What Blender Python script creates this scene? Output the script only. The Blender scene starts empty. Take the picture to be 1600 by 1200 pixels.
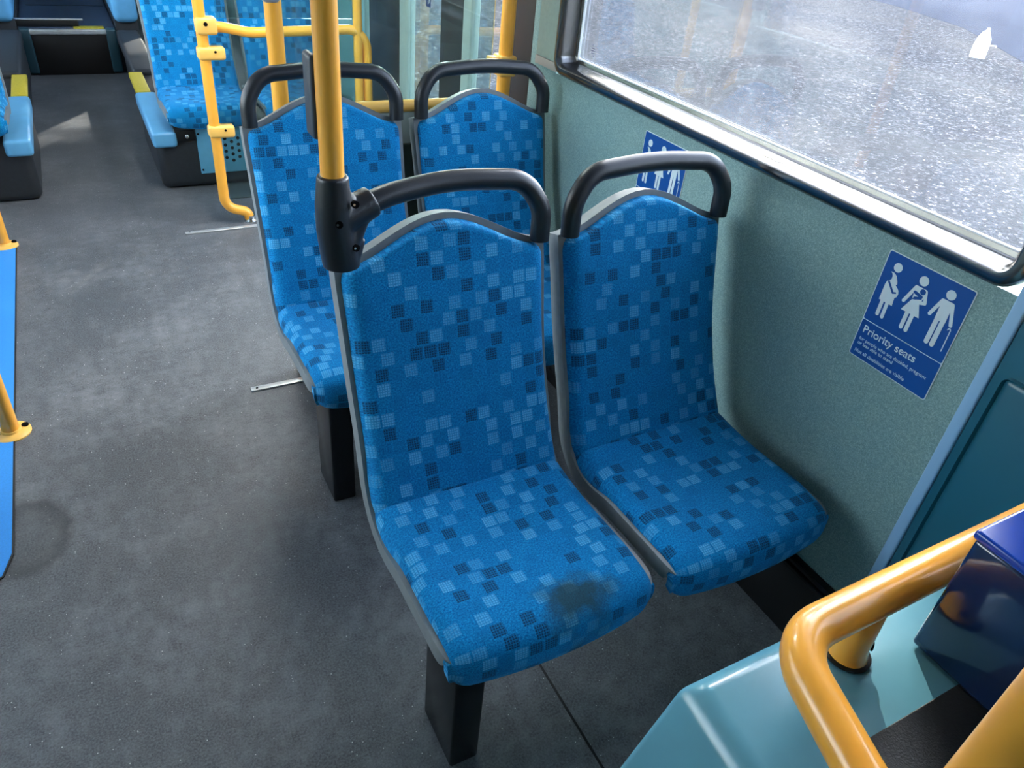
import bpy, bmesh, math, random
from mathutils import Vector, Matrix, Euler

random.seed(7)
scn = bpy.context.scene
col = scn.collection
PI = math.pi

# ------------------------------------------------------------------ helpers
def lin(h):
    h = h.lstrip('#')
    out = []
    for i in (0, 2, 4):
        c = int(h[i:i+2], 16) / 255
        out.append(c / 12.92 if c <= 0.04045 else ((c + 0.055) / 1.055) ** 2.4)
    return (*out, 1)

class NT:
    def __init__(s, name):
        s.m = bpy.data.materials.new(name); s.m.use_nodes = True
        s.t = s.m.node_tree; s.t.nodes.clear()
        s.out = s.t.nodes.new('ShaderNodeOutputMaterial')
    def n(s, typ, props=None, **inp):
        nd = s.t.nodes.new(typ)
        for k, v in (props or {}).items(): setattr(nd, k, v)
        for k, v in inp.items():
            key = int(k[1:]) if k[0] == 'i' and k[1:].isdigit() else k.replace('_', ' ')
            sk = nd.inputs[key]
            if isinstance(v, bpy.types.NodeSocket): s.t.links.new(v, sk)
            else: sk.default_value = v
        return nd
    def math(s, op, a, b=0.0, c=None):
        nd = s.n('ShaderNodeMath', {'operation': op}, i0=a, i1=b)
        if c is not None:
            if isinstance(c, bpy.types.NodeSocket): s.t.links.new(c, nd.inputs[2])
            else: nd.inputs[2].default_value = c
        return nd.outputs[0]
    def mix(s, fac, a, b):
        nd = s.n('ShaderNodeMix', {'data_type': 'RGBA'})
        for idx, v in ((0, fac), (6, a), (7, b)):
            if isinstance(v, bpy.types.NodeSocket): s.t.links.new(v, nd.inputs[idx])
            else: nd.inputs[idx].default_value = v
        return nd.outputs[2]
    def ramp(s, fac, stops, interp='LINEAR'):
        nd = s.n('ShaderNodeValToRGB', None, Fac=fac)
        cr = nd.color_ramp; cr.interpolation = interp
        while len(cr.elements) < len(stops): cr.elements.new(0.5)
        for e, (p, c) in zip(cr.elements, stops):
            e.position = p; e.color = c if len(c) == 4 else (*c, 1)
        return nd.outputs[0]
    def noise(s, vec, scale, detail=3, rough=0.5):
        return s.n('ShaderNodeTexNoise', None, Vector=vec, Scale=scale, Detail=detail, Roughness=rough).outputs[0]
    def obj(s): return s.n('ShaderNodeTexCoord').outputs['Object']
    def pos(s): return s.n('ShaderNodeNewGeometry').outputs['Position']
    def bump(s, h, strength=0.2, dist=0.002):
        return s.n('ShaderNodeBump', None, Height=h, Strength=strength, Distance=dist).outputs[0]
    def bsdf(s, **k):
        b = s.n('ShaderNodeBsdfPrincipled', None, **k)
        s.t.links.new(b.outputs[0], s.out.inputs[0]); return b

def plain(name, hexa, rough=0.5, metal=0.0, spec=0.5, var=0.0, vs=30, bmp=0.0, bs=400, coat=0.0):
    t = NT(name); c = lin(hexa); o = t.obj()
    if var:
        n = t.noise(o, vs, 4)
        lo = tuple(x * (1 - var) for x in c[:3]); hi = tuple(min(1, x * (1 + var)) for x in c[:3])
        cc = t.ramp(n, [(0.3, lo), (0.7, hi)])
    else: cc = c
    k = dict(Base_Color=cc, Roughness=rough, Metallic=metal)
    b = t.bsdf(**k); b.inputs['Specular IOR Level'].default_value = spec
    b.inputs['Coat Weight'].default_value = coat
    if bmp: t.t.links.new(t.bump(t.noise(o, bs, 3), bmp, 0.001), b.inputs['Normal'])
    return t.m

def link(name, me, mat=None, parent=None, smooth=True):
    o = bpy.data.objects.new(name, me); col.objects.link(o)
    if mat: me.materials.append(mat)
    if smooth:
        for p in me.polygons: p.use_smooth = True
    if parent: o.parent = parent
    return o

def from_bm(name, bm, mat=None, parent=None, smooth=True, sharp=None):
    me = bpy.data.meshes.new(name)
    bmesh.ops.recalc_face_normals(bm, faces=bm.faces)
    bm.to_mesh(me); bm.free()
    o = link(name, me, mat, parent, smooth)
    if smooth and sharp is not None: me.set_sharp_from_angle(angle=math.radians(sharp))
    return o

def box_bm(bm, x0, x1, y0, y1, z0, z1, bev=0.0, seg=3):
    r = bmesh.ops.create_cube(bm, size=1)
    vs = r['verts']
    for v in vs:
        v.co = Vector(((x0+x1)/2 + v.co.x*(x1-x0), (y0+y1)/2 + v.co.y*(y1-y0), (z0+z1)/2 + v.co.z*(z1-z0)))
    if bev:
        es = {e for v in vs for e in v.link_edges}
        bmesh.ops.bevel(bm, geom=list(es), offset=bev, segments=seg, profile=0.5, affect='EDGES')

def box(name, x0, x1, y0, y1, z0, z1, mat, parent=None, bev=0.003, seg=3):
    bm = bmesh.new(); box_bm(bm, x0, x1, y0, y1, z0, z1, bev, seg)
    return from_bm(name, bm, mat, parent, True, 50)

def prism_bm(bm, pts, z0, z1):
    """closed polygon pts (x, y) extruded between z0 and z1"""
    a = [bm.verts.new((x, y, z0)) for x, y in pts]; b = [bm.verts.new((x, y, z1)) for x, y in pts]
    n = len(pts)
    bm.faces.new(list(reversed(a))); bm.faces.new(b)
    for i in range(n):
        j = (i+1) % n; bm.faces.new((a[i], a[j], b[j], b[i]))

def fillet(pts, r, n=8):
    pts = [Vector(p) for p in pts]; out = [pts[0]]
    for i in range(1, len(pts)-1):
        a, b, c = pts[i-1], pts[i], pts[i+1]
        u = (a-b); w = (c-b); lu, lw = u.length, w.length; u.normalize(); w.normalize()
        ang = u.angle(w)
        if PI - ang < 0.02: out.append(b); continue
        rr = r[i-1] if isinstance(r, (list, tuple)) else r
        d = min(rr / math.tan(ang/2), lu*0.49, lw*0.49); rr = d * math.tan(ang/2)
        cen = b + (u+w).normalized() * (rr / math.sin(ang/2))
        p0, p1 = b+u*d, b+w*d
        v0, v1 = p0-cen, p1-cen; th = v0.angle(v1)
        for k in range(n+1):
            f = k/n
            out.append(cen + (v0*math.sin((1-f)*th) + v1*math.sin(f*th)) / math.sin(th))
    out.append(pts[-1]); return out

def tube_bm(bm, pts, r, seg=18, cap=True):
    pts = [Vector(p) for p in pts]; n = len(pts)
    rr = r if isinstance(r, (list, tuple)) else [r]*n
    T = [(pts[min(i+1, n-1)] - pts[max(i-1, 0)]).normalized() for i in range(n)]
    ref = Vector((0, 0, 1)) if abs(T[0].z) < 0.9 else Vector((1, 0, 0))
    N = (ref - T[0]*ref.dot(T[0])).normalized(); rings = []
    for i in range(n):
        if i: N = (N - T[i]*N.dot(T[i])).normalized()
        B = T[i].cross(N)
        rings.append([bm.verts.new(pts[i] + (N*math.cos(2*PI*k/seg) + B*math.sin(2*PI*k/seg))*rr[i]) for k in range(seg)])
    for a, b in zip(rings, rings[1:]):
        for k in range(seg):
            j = (k+1) % seg; bm.faces.new((a[k], a[j], b[j], b[k]))
    if cap: bm.faces.new(list(reversed(rings[0]))); bm.faces.new(rings[-1])

def tube(name, pts, r, mat, parent=None, seg=20):
    bm = bmesh.new(); tube_bm(bm, pts, r, seg)
    return from_bm(name, bm, mat, parent, True, 60)

def lathe(name, prof, mat, parent=None, seg=28, loc=(0, 0, 0), rot=None):
    """prof: (radius, height)"""
    bm = bmesh.new(); rings = []
    for r, z in prof:
        rings.append([bm.verts.new((r*math.cos(2*PI*k/seg), r*math.sin(2*PI*k/seg), z)) for k in range(seg)])
    for a, b in zip(rings, rings[1:]):
        for k in range(seg):
            j = (k+1) % seg; bm.faces.new((a[k], a[j], b[j], b[k]))
    bm.faces.new(list(reversed(rings[0]))); bm.faces.new(rings[-1])
    o = from_bm(name, bm, mat, parent, True, 40); o.location = loc
    if rot: o.rotation_euler = rot
    return o

def empty(name, loc, label, cat, group=None):
    o = bpy.data.objects.new(name, None); col.objects.link(o); o.location = loc; o.empty_display_size = 0.05
    return tag(o, label, cat, group)

def tag(o, label, cat, group=None, kind=None):
    if label: o['label'] = label
    if cat: o['category'] = cat
    if group: o['group'] = group
    if kind: o['kind'] = kind
    return o

def struct(o, label=None):
    o['kind'] = 'structure'
    if label: o['label'] = label
    return o

def local(o):
    """move a child built in world coordinates into its parent's frame"""
    if o.parent: o.data.transform(Matrix.Translation(-o.parent.location))
    return o

def catmull(P, n=10):
    P = [Vector(p) for p in P]; out = []
    for i in range(len(P)-1):
        p0 = P[max(i-1, 0)]; p1 = P[i]; p2 = P[i+1]; p3 = P[min(i+2, len(P)-1)]
        for k in range(n):
            t = k/n
            out.append(0.5*((2*p1) + (p2-p0)*t + (2*p0-5*p1+4*p2-p3)*t*t + (3*p1-p0-3*p2+p3)*t**3))
    out.append(P[-1]); return out

# ------------------------------------------------------------------ materials
def fabric(name, stain=None):
    t = NT(name)
    uv = t.n('ShaderNodeUVMap', {'uv_map': 'UVMap'}).outputs[0]
    rnd = t.n('ShaderNodeObjectInfo').outputs['Random']
    sp = t.n('ShaderNodeSeparateXYZ', None, Vector=uv)
    o = t.obj()
    wob = t.noise(uv, 60, 2)
    CU, CV = 0.0262, 0.0272
    u0 = t.math('MULTIPLY_ADD', sp.outputs[0], 1/CU, t.math('MULTIPLY', wob, 0.10))
    v0 = t.math('MULTIPLY_ADD', sp.outputs[1], 1/CV, t.math('MULTIPLY', wob, 0.10))
    off = t.math('FLOOR', t.math('MULTIPLY', rnd, 997.0))
    v1 = t.math('ADD', v0, off)
    vid = t.math('FLOOR', v1)
    rowj = t.n('ShaderNodeTexWhiteNoise', {'noise_dimensions': '1D'}, W=vid).outputs[0]
    u1 = t.math('ADD', u0, t.math('MULTIPLY', t.math('ROUND', t.math('MULTIPLY', rowj, 2.0)), 0.5))
    uid = t.math('FLOOR', u1)
    cid = t.n('ShaderNodeCombineXYZ', None, X=uid, Y=vid, Z=3.3).outputs[0]
    w = t.n('ShaderNodeTexWhiteNoise', {'noise_dimensions': '3D'}, Vector=cid)
    r = w.outputs[0]
    fu = t.math('FRACT', u1); fv = t.math('FRACT', v1)
    edge = t.math('MULTIPLY', t.math('LESS_THAN', t.math('ABSOLUTE', t.math('SUBTRACT', fu, 0.5)), 0.43),
                  t.math('LESS_THAN', t.math('ABSOLUTE', t.math('SUBTRACT', fv, 0.5)), 0.42))
    wu = t.math('SINE', t.math('MULTIPLY', fu, 2*PI*6)); wv = t.math('SINE', t.math('MULTIPLY', fv, 2*PI*6))
    dots = t.math('GREATER_THAN', t.math('MAXIMUM', wu, wv), 0.35)
    par = t.math('ABSOLUTE', t.math('MODULO', t.math('ADD', uid, vid), 2.0))
    tl = t.math('MULTIPLY_ADD', par, 0.34, 0.08); td = t.math('MULTIPLY_ADD', par, -0.06, 0.86)
    light = t.math('MULTIPLY', t.math('LESS_THAN', r, tl), edge)
    dark = t.math('MULTIPLY', t.math('GREATER_THAN', r, td), edge)
    mid = t.math('MULTIPLY', t.math('MULTIPLY', t.math('GREATER_THAN', r, 0.45), t.math('LESS_THAN', r, 0.62)), edge)
    fz = t.noise(uv, 330, 3, 0.85); pat = t.noise(uv, 9, 3)
    base = t.ramp(fz, [(0.36, lin('#075594')), (0.64, lin('#159ad6'))])
    base = t.mix(t.math('MULTIPLY', mid, 0.18), base, lin('#0c5a94'))
    lf = t.math('MULTIPLY', light, t.math('MULTIPLY_ADD', dots, -0.72, 1.0))
    lf = t.math('MULTIPLY', lf, t.math('MULTIPLY_ADD', r, -1.25, 0.88))
    base = t.mix(lf, base, lin('#66bbe6'))
    df = t.math('MULTIPLY', dark, t.math('MULTIPLY_ADD', dots, -0.5, 0.9))
    base = t.mix(df, base, lin('#173450'))
    base = t.mix(t.math('MULTIPLY', t.math('GREATER_THAN', pat, 0.6), 0.08), base, lin('#0a4d80'))
    if stain:
        cx, cy, rx, ry = stain
        so = t.n('ShaderNodeSeparateXYZ', None, Vector=o)
        dx = t.math('DIVIDE', t.math('SUBTRACT', so.outputs[0], cx), rx)
        dy = t.math('DIVIDE', t.math('SUBTRACT', so.outputs[1], cy), ry)
        d = t.math('SQRT', t.math('ADD', t.math('MULTIPLY', dx, dx), t.math('MULTIPLY', dy, dy)))
        d = t.math('ADD', d, t.math('MULTIPLY', t.math('SUBTRACT', t.noise(o, 28, 4), 0.5), 1.3))
        f = t.ramp(d, [(0.25, (0.85,)*3), (1.05, (0, 0, 0))])
        base = t.mix(f, base, lin('#2b3c34'))
    b = t.bsdf(Base_Color=base, Roughness=0.95)
    b.inputs['Specular IOR Level'].default_value = 0.15
    b.inputs['Sheen Weight'].default_value = 0.25; b.inputs['Sheen Roughness'].default_value = 0.5
    b.inputs['Sheen Tint'].default_value = lin('#7cc4f0')
    t.t.links.new(t.bump(fz, 0.5, 0.0015), b.inputs['Normal'])
    return t.m

FAB = fabric('moquette')
FAB_ST = fabric('moquette_stained', (0.040, -0.305, 0.085, 0.055))
SHELL = plain('seat_shell_grey', '#7d8182', 0.42, spec=0.4, var=0.08, vs=60)
BLACK = plain('black_plastic', '#1a1d23', 0.38, spec=0.5, bmp=0.25, bs=700)
YEL = plain('yellow_powdercoat', '#f5ab3c', 0.28, spec=0.5, var=0.04, vs=25, coat=0.3)
YELP = plain('pale_yellow_plastic', '#f0b95c', 0.4, var=0.03)
LEG = plain('black_leg', '#0d0f12', 0.22, spec=0.5)
DARK = plain('dark_hole', '#040405', 0.8, spec=0.1)
CHROME = plain('bright_screw', '#b9bcc0', 0.25, metal=1.0)
ALU = plain('aluminium_strip', '#c9ccce', 0.3, metal=0.6, var=0.08, vs=40)
RUBBER = plain('black_rubber', '#0e0f11', 0.5, spec=0.4)
FRAME = plain('window_frame_black', '#141518', 0.22, spec=0.6, var=0.2, vs=12)
FRAME.node_tree.nodes['Principled BSDF'].inputs['IOR'].default_value = 2.4
BEAD = plain('glass_bead_white', '#d5dade', 0.4)
LBLUE = plain('light_blue_moulding', '#5f96a8', 0.22, spec=0.5, var=0.05, vs=14, bmp=0.08, bs=90)
PODBLUE = plain('pod_cap_blue', '#62a6d2', 0.3, var=0.06, vs=20)
TEAL = plain('teal_panel', '#1f5d70', 0.35, var=0.05, vs=6)
TEALD = plain('dark_teal_trim', '#1e3f4a', 0.4)
TRIMB = plain('pale_blue_trim', '#8db3d4', 0.35)
NAVY = plain('navy_gloss', '#10264f', 0.1, spec=0.5, coat=0.4)
NAVYL = plain('navy_lid', '#1440a8', 0.18)
MATB = plain('bright_blue_floor', '#2387d8', 0.7, var=0.1, vs=300, bmp=0.2, bs=500)
YPAD = plain('yellow_pad', '#b3a222', 0.6, var=0.12, vs=120)
CEIL = plain('ceiling_white', '#d8dcdc', 0.5)
BROWNB = plain('dark_brown_pillar', '#2a2421', 0.35)
SIGNB = plain('sign_blue', '#0d4a93', 0.35)
SIGNW = plain('sign_white', '#c9d6dc', 0.4)
STICK = plain('sticker_navy', '#16224e', 0.4)
GREYP = plain('grey_panel', '#8a938e', 0.5, var=0.05)
DGREEN = plain('dark_green_panel', '#16221f', 0.5)
PLATEB = plain('blue_plate', '#5fa0bf', 0.35, var=0.04)
BUMPY = plain('pod_black', '#22262c', 0.55, var=0.15, vs=90, bmp=0.2, bs=300)
SLATE = plain('raised_floor_slate', '#333e52', 0.6, var=0.15, vs=120)
WHITEP = plain('white_plastic', '#f4f4f2', 0.4)
BARK = plain('bark', '#4a3a2b', 0.9, var=0.3)
LEAF = plain('leaf_green', '#3c5a24', 0.6, var=0.3, vs=5)

def floor_mat():
    t = NT('bus_floor'); o = t.pos()
    big = t.noise(o, 3.2, 5, 0.6); fine = t.noise(o, 230, 2, 0.7); sc = t.noise(o, 26, 5, 0.7)
    c = t.ramp(fine, [(0.3, lin('#34373c')), (0.72, lin('#666a6f'))])
    c = t.mix(t.ramp(t.math('MULTIPLY', big, sc), [(0.2, (0, 0, 0)), (0.42, (0.55,)*3)]), c, lin('#83868a'))
    v = t.n('ShaderNodeTexVoronoi', None, Vector=o, Scale=160.0)
    rare = t.math('MULTIPLY', t.math('LESS_THAN', v.outputs['Distance'], 0.17),
                  t.math('GREATER_THAN', t.n('ShaderNodeSeparateColor', None, Color=v.outputs['Color']).outputs[0], 0.955))
    c = t.mix(rare, c, lin('#cfd2d0'))
    # ring-shaped damp stain beside the blue floor
    sp = t.n('ShaderNodeSeparateXYZ', None, Vector=o)
    dx = t.math('SUBTRACT', sp.outputs[0], -0.335); dy = t.math('SUBTRACT', sp.outputs[1], 1.575)
    d = t.math('SQRT', t.math('ADD', t.math('MULTIPLY', dx, dx), t.math('MULTIPLY', t.math('MULTIPLY', dy, dy), 0.55)))
    d = t.math('ADD', d, t.math('MULTIPLY', t.math('SUBTRACT', t.noise(o, 30, 3), 0.5), 0.03))
    ring = t.ramp(d, [(0.0, (0.25,)*3), (0.055, (0.3,)*3), (0.085, (0.6,)*3), (0.105, (0, 0, 0))])
    c = t.mix(ring, c, lin('#17181a'))
    b = t.bsdf(Base_Color=c, Roughness=t.ramp(sc, [(0.3, (0.42,)*3), (0.7, (0.6,)*3)]))
    b.inputs['Specular IOR Level'].default_value = 0.5
    t.t.links.new(t.bump(fine, 0.35, 0.0015), b.inputs['Normal'])
    return t.m
FLOOR = floor_mat()

def wall_mat():
    t = NT('speckled_wall'); o = t.pos()
    f = t.noise(o, 420, 2, 0.8)
    c = t.ramp(f, [(0.3, lin('#5d7c7d')), (0.52, lin('#7d9a98')), (0.75, lin('#a6bdb8'))])
    sc = t.noise(o, 5, 4)
    c = t.mix(t.math('MULTIPLY', sc, 0.15), c, lin('#6d8c8a'))
    v = t.n('ShaderNodeTexVoronoi', None, Vector=o, Scale=7.0)
    b = t.bsdf(Base_Color=c, Roughness=0.5)
    t.t.links.new(t.bump(f, 0.12, 0.001), b.inputs['Normal'])
    return t.m
WALL = wall_mat()

def gravel_mat():
    t = NT('grey_gravel'); o = t.pos()
    v = t.n('ShaderNodeTexVoronoi', None, Vector=o, Scale=30.0)
    v2 = t.n('ShaderNodeTexVoronoi', None, Vector=o, Scale=85.0)
    g = t.n('ShaderNodeSeparateColor', None, Color=v.outputs['Color']).outputs[0]
    g2 = t.n('ShaderNodeSeparateColor', None, Color=v2.outputs['Color']).outputs[1]
    big = t.noise(o, 0.35, 5, 0.6)
    m = t.math('ADD', t.math('MULTIPLY', g, 0.5), t.math('MULTIPLY', g2, 0.5))
    c = t.ramp(m, [(0.15, lin('#1c1d21')), (0.55, lin('#2e2e34')), (0.82, lin('#515055')), (0.95, lin('#b0aeae'))])
    c = t.mix(t.ramp(big, [(0.4, (0, 0, 0)), (0.7, (0.5,)*3)]), c, lin('#4c4945'))
    b = t.bsdf(Base_Color=c, Roughness=0.9); b.inputs['Specular IOR Level'].default_value = 0.0
    t.t.links.new(t.bump(m, 0.8, 0.02), b.inputs['Normal'])
    return t.m
GRAVEL = gravel_mat()
GROUND_SHADE = plain('dark_tarmac', '#2b303e', 0.9, spec=0.0, var=0.2, vs=3)
VERGE = plain('grass_verge', '#5b6b3a', 0.9, var=0.4, vs=4)

def glass_mat(name, tint, haze, hazecol='#c8d0d8', fres=0.5):
    t = NT(name); o = t.pos()
    tr = t.n('ShaderNodeBsdfTransparent', None, Color=lin(tint))
    gl = t.n('ShaderNodeBsdfGlossy', None, Color=(1, 1, 1, 1), Roughness=0.02)
    fr = t.n('ShaderNodeFresnel', None, IOR=1.45)
    df = t.n('ShaderNodeBsdfDiffuse', None, Color=lin(hazecol))
    tl = t.n('ShaderNodeBsdfTranslucent', None, Color=lin(hazecol))
    dm = t.n('ShaderNodeMixShader', None, Fac=0.7); t.t.links.new(df.outputs[0], dm.inputs[1]); t.t.links.new(tl.outputs[0], dm.inputs[2])
    n = t.noise(o, 6, 5, 0.6)
    hz = t.math('MULTIPLY', t.ramp(n, [(0.2, (0.5,)*3), (0.8, (1.3,)*3)]), haze)
    m1 = t.n('ShaderNodeMixShader', None, Fac=hz); t.t.links.new(tr.outputs[0], m1.inputs[1]); t.t.links.new(dm.outputs[0], m1.inputs[2])
    m2 = t.n('ShaderNodeMixShader', None, Fac=t.math('MULTIPLY', fr.outputs[0], fres)); t.t.links.new(m1.outputs[0], m2.inputs[1]); t.t.links.new(gl.outputs[0], m2.inputs[2])
    t.t.links.new(m2.outputs[0], t.out.inputs[0])
    return t.m
GLASS = glass_mat('window_glass', '#dfe4ea', 0.055)
GCLEAR = glass_mat('clear_glass', '#f4f8f8', 0.02, fres=0.8)
GDOOR = glass_mat('door_glass', '#eef3f4', 0.02, fres=0.25)
GSCREEN = glass_mat('screen_glass', '#dcebea', 0.012, fres=0.6)

# ------------------------------------------------------------------ the room shell
XW = 1.18
Y0, Y1, ZC = -3.2, 9.0, 2.02
bm = bmesh.new(); box_bm(bm, -XW-0.06, XW+0.06, Y0, Y1, -0.06, 0.0)
struct(from_bm('floor', bm, FLOOR, smooth=False), 'dark grey speckled vinyl bus floor')
bm = bmesh.new(); box_bm(bm, -XW-0.06, XW+0.06, Y0, Y1, ZC, ZC+0.05)
struct(from_bm('ceiling', bm, CEIL, smooth=False))

def wall_along_y(name, x0, x1, holes, mat):
    """holes: (ya, yb, za, zb) sorted along y"""
    bm = bmesh.new(); y = Y0
    for ya, yb, za, zb in holes:
        box_bm(bm, x0, x1, y, ya, 0, ZC)
        if za > 0.001: box_bm(bm, x0, x1, ya, yb, 0, za)
        box_bm(bm, x0, x1, ya, yb, zb, ZC)
        y = yb
    box_bm(bm, x0, x1, y, Y1, 0, ZC)
    return struct(from_bm(name, bm, mat, smooth=False))
RH = [(-0.8, 0.25, 0.98, 1.78), (0.496, 1.884, 0.938, 1.802), (2.03, 3.55, 0.02, 1.92), (3.75, 5.3, 0.85, 1.78), (5.4, 7.0, 0.85, 1.78)]
wall_along_y('wall_right', XW, XW+0.06, RH, WALL)['label'] = 'speckled grey green side wall below the bus window'
LH = [(1.1, 2.05, 0.75, 1.9), (2.12, 3.6, 0.75, 1.9), (3.7, 5.3, 0.8, 1.9), (5.4, 7.0, 0.8, 1.9)]
wall_along_y('wall_left', -XW-0.06, -XW, LH, WALL)
bm = bmesh.new()
box_bm(bm, -XW, XW, Y1, Y1+0.06, 0, ZC)
struct(from_bm('wall_back', bm, WALL, smooth=False))
bm = bmesh.new()
box_bm(bm, -XW, XW, Y0-0.06, Y0, 0, ZC)
struct(from_bm('wall_front', bm, WALL, smooth=False))
FILL = NT('lamp_diffuser'); FILL.t.links.new(FILL.n('ShaderNodeEmission', None, Color=(1.0, 0.97, 0.92, 1), Strength=4.5).outputs[0], FILL.out.inputs[0]); FILL = FILL.m
for k, (lx, ly) in enumerate(((0.62, 2.78),)):  # added lamp, out of view, brightens the floor by the door
    lt = empty('ceiling_light', (lx, ly, ZC), 'white ceiling light above the bus door', 'ceiling light')
    box('housing', -0.14, 0.14, -0.45, 0.45, -0.022, 0.0, CEIL, lt, bev=0.006)
    box('diffuser', -0.12, 0.12, -0.43, 0.43, -0.032, -0.0225, FILL, lt, bev=0.003)
wi = [2]
def pane(holes, x, mat, skip=()):
    for k, (ya, yb, za, zb) in enumerate(holes):
        if k in skip: continue
        o = box('window_%d' % wi[0], x-0.003, x+0.003, ya, yb, za, zb, mat, bev=0); struct(o); wi[0] += 1
pane(RH, XW+0.042, GLASS, (1, 2)); pane(LH, -XW-0.03, GCLEAR)

# upper part of the wall pillar beside the window: paler panel and a joint cover
struct(box('trim_1', XW-0.004, XW, 1.88, 1.995, 0.966, 1.9, plain('pillar_grey', '#8d9c92', 0.5, var=0.06, vs=80), bev=0.001), 'paler grey green pillar panel left of the window')
struct(box('trim_2', XW-0.006, XW, 1.875, 1.996, 0.942, 0.964, plain('joint_pinkish', '#9f978f', 0.5), bev=0.001), 'thin horizontal joint strip on the wall pillar')
# pale blue vertical strip and teal panel at the near end of the wall
struct(box('trim_3', XW-0.012, XW, 0.478, 0.500, 0.02, 1.3, TRIMB, bev=0.004), 'pale blue vertical edging strip on the wall')
tp = struct(box('trim_4', XW-0.008, XW, -0.6, 0.477, 0.02, 1.3, TEAL, bev=0.002), 'dark teal wall panel beyond the pale blue strip')
box('raised_panel', XW-0.016, XW-0.007, -0.6, 0.458, 0.1, 0.825, TEAL, tp, bev=0.012, seg=4)
# dark kick panel below the seat rail
struct(box('baseboard_right', XW-0.004, XW, 0.5, 1.99, 0.0, 0.185, RUBBER, bev=0.001))
r = empty('seat_rail', (XW-0.012, 1.2, 0.2), 'black grooved seat mounting rail low along the speckled wall', 'rail')
for za in (0.186, 0.204):
    local(box('rail_bar', XW-0.022, XW-0.004, 0.502, 1.985, za, za+0.012, LEG, r, bev=0.004))
local(box('rail_back', XW-0.0045, XW-0.0005, 0.502, 1.985, 0.186, 0.216, RUBBER, r, bev=0.001))

# ------------------------------------------------------------------ window 1 with its moulded black frame
def frame_sweep(name, ya, yb, za, zb, prof, rad, mat, parent=None):
    """prof: (inward distance, protrusion into the bus)"""
    bm = bmesh.new(); rings = []
    N = 8
    for d, p in prof:
        ring = []
        r_ = max(rad - d*0.8, 0.004)
        for cy, cz, a0 in ((yb-d-r_, zb-d-r_, 0), (ya+d+r_, zb-d-r_, 90), (ya+d+r_, za+d+r_, 180), (yb-d-r_, za+d+r_, 270)):
            for k in range(N+1):
                a = math.radians(a0 + 90*k/N)
                ring.append(bm.verts.new((XW-p, cy + r_*math.cos(a), cz + r_*math.sin(a))))
        rings.append(ring)
    n = len(rings[0])
    for a, b in zip(rings, rings[1:]):
        for k in range(n):
            j = (k+1) % n; bm.faces.new((a[k], a[j], b[j], b[k]))
    return from_bm(name, bm, mat, parent, True, 35)
bm = bmesh.new()
for dz, l_, dy in ((0.0, 0.016, 0.0), (0.006, 0.020, 0.0), (0.012, 0.014, 0.002), (0.020, 0.004, 0.004), (-0.006, 0.006, -0.004)):
    box_bm(bm, XW+0.0390, XW+0.0396, 1.772+dy-l_/2, 1.772+dy+l_/2, 1.012+dz, 1.0138+dz)
mark_bm = bm
w1 = struct(box('window_1', XW+0.040, XW+0.045, 0.53, 1.85, 0.97, 1.772, GLASS, bev=0), 'large bus side window over gravel with hazy glass')
from_bm('etched_mark', mark_bm, STICK, w1, False)
frame_sweep('window_frame', 0.498, 1.882, 0.940, 1.80,
            [(0, -0.002), (0.001, 0.010), (0.006, 0.017), (0.015, 0.021), (0.023, 0.020), (0.0275, 0.014), (0.030, 0.0), (0.033, -0.030), (0.036, -0.034), (0.0445, -0.0355), (0.0455, -0.037)],
            0.045, FRAME, w1)
frame_sweep('glass_bead', 0.498, 1.882, 0.940, 1.80, [(0.0440, -0.0354), (0.0455, -0.0345), (0.0475, -0.0355), (0.0480, -0.041)], 0.045, BEAD, w1)

# ------------------------------------------------------------------ seats
SP = [(-0.312, 0.332), (-0.331, 0.340), (-0.343, 0.365), (-0.346, 0.398), (-0.338, 0.428), (-0.312, 0.444), (-0.270, 0.448), (-0.200, 0.445), (-0.110, 0.440), (-0.040, 0.442), (0.004, 0.447), (0.020, 0.449)]
BP = [(-0.012, 0.405), (0.000, 0.440), (0.022, 0.480), (0.050, 0.535), (0.085, 0.620), (0.108, 0.690), (0.128, 0.765), (0.150, 0.845), (0.170, 0.925), (0.178, 0.965)]

class Prof:
    def __init__(s, pts, n=12):
        s.p = catmull([(0, a, b) for a, b in pts], n); s.s = [0.0]
        for a, b in zip(s.p, s.p[1:]): s.s.append(s.s[-1] + (b-a).length)
        s.L = s.s[-1]
    def at(s, t):
        t = max(0, min(s.L-1e-6, t)); lo, hi = 0, len(s.s)-1
        while hi-lo > 1:
            m = (lo+hi)//2
            if s.s[m] <= t: lo = m
            else: hi = m
        f = (t-s.s[lo]) / (s.s[hi]-s.s[lo]); P = s.p[lo].lerp(s.p[hi], f)
        def tan(i):
            a = s.p[max(i-1, 0)]; b = s.p[min(i+1, len(s.p)-1)]; return (b-a).normalized()
        T = tan(lo).lerp(tan(hi), f).normalized()
        return P, Vector((0, -T.z, T.y))

def q(d, r):
    if d >= r: return 1.0
    x = 1 - max(d, 0)/r
    return math.sqrt(max(0, 1-x*x))

def steps(n, a=0.55):
    """values -1..1 crowded towards the ends"""
    out = []
    for i in range(n):
        x = -1 + 2*i/(n-1); out.append((1-a)*x + a*math.sin(x*PI/2))
    return out

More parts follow.
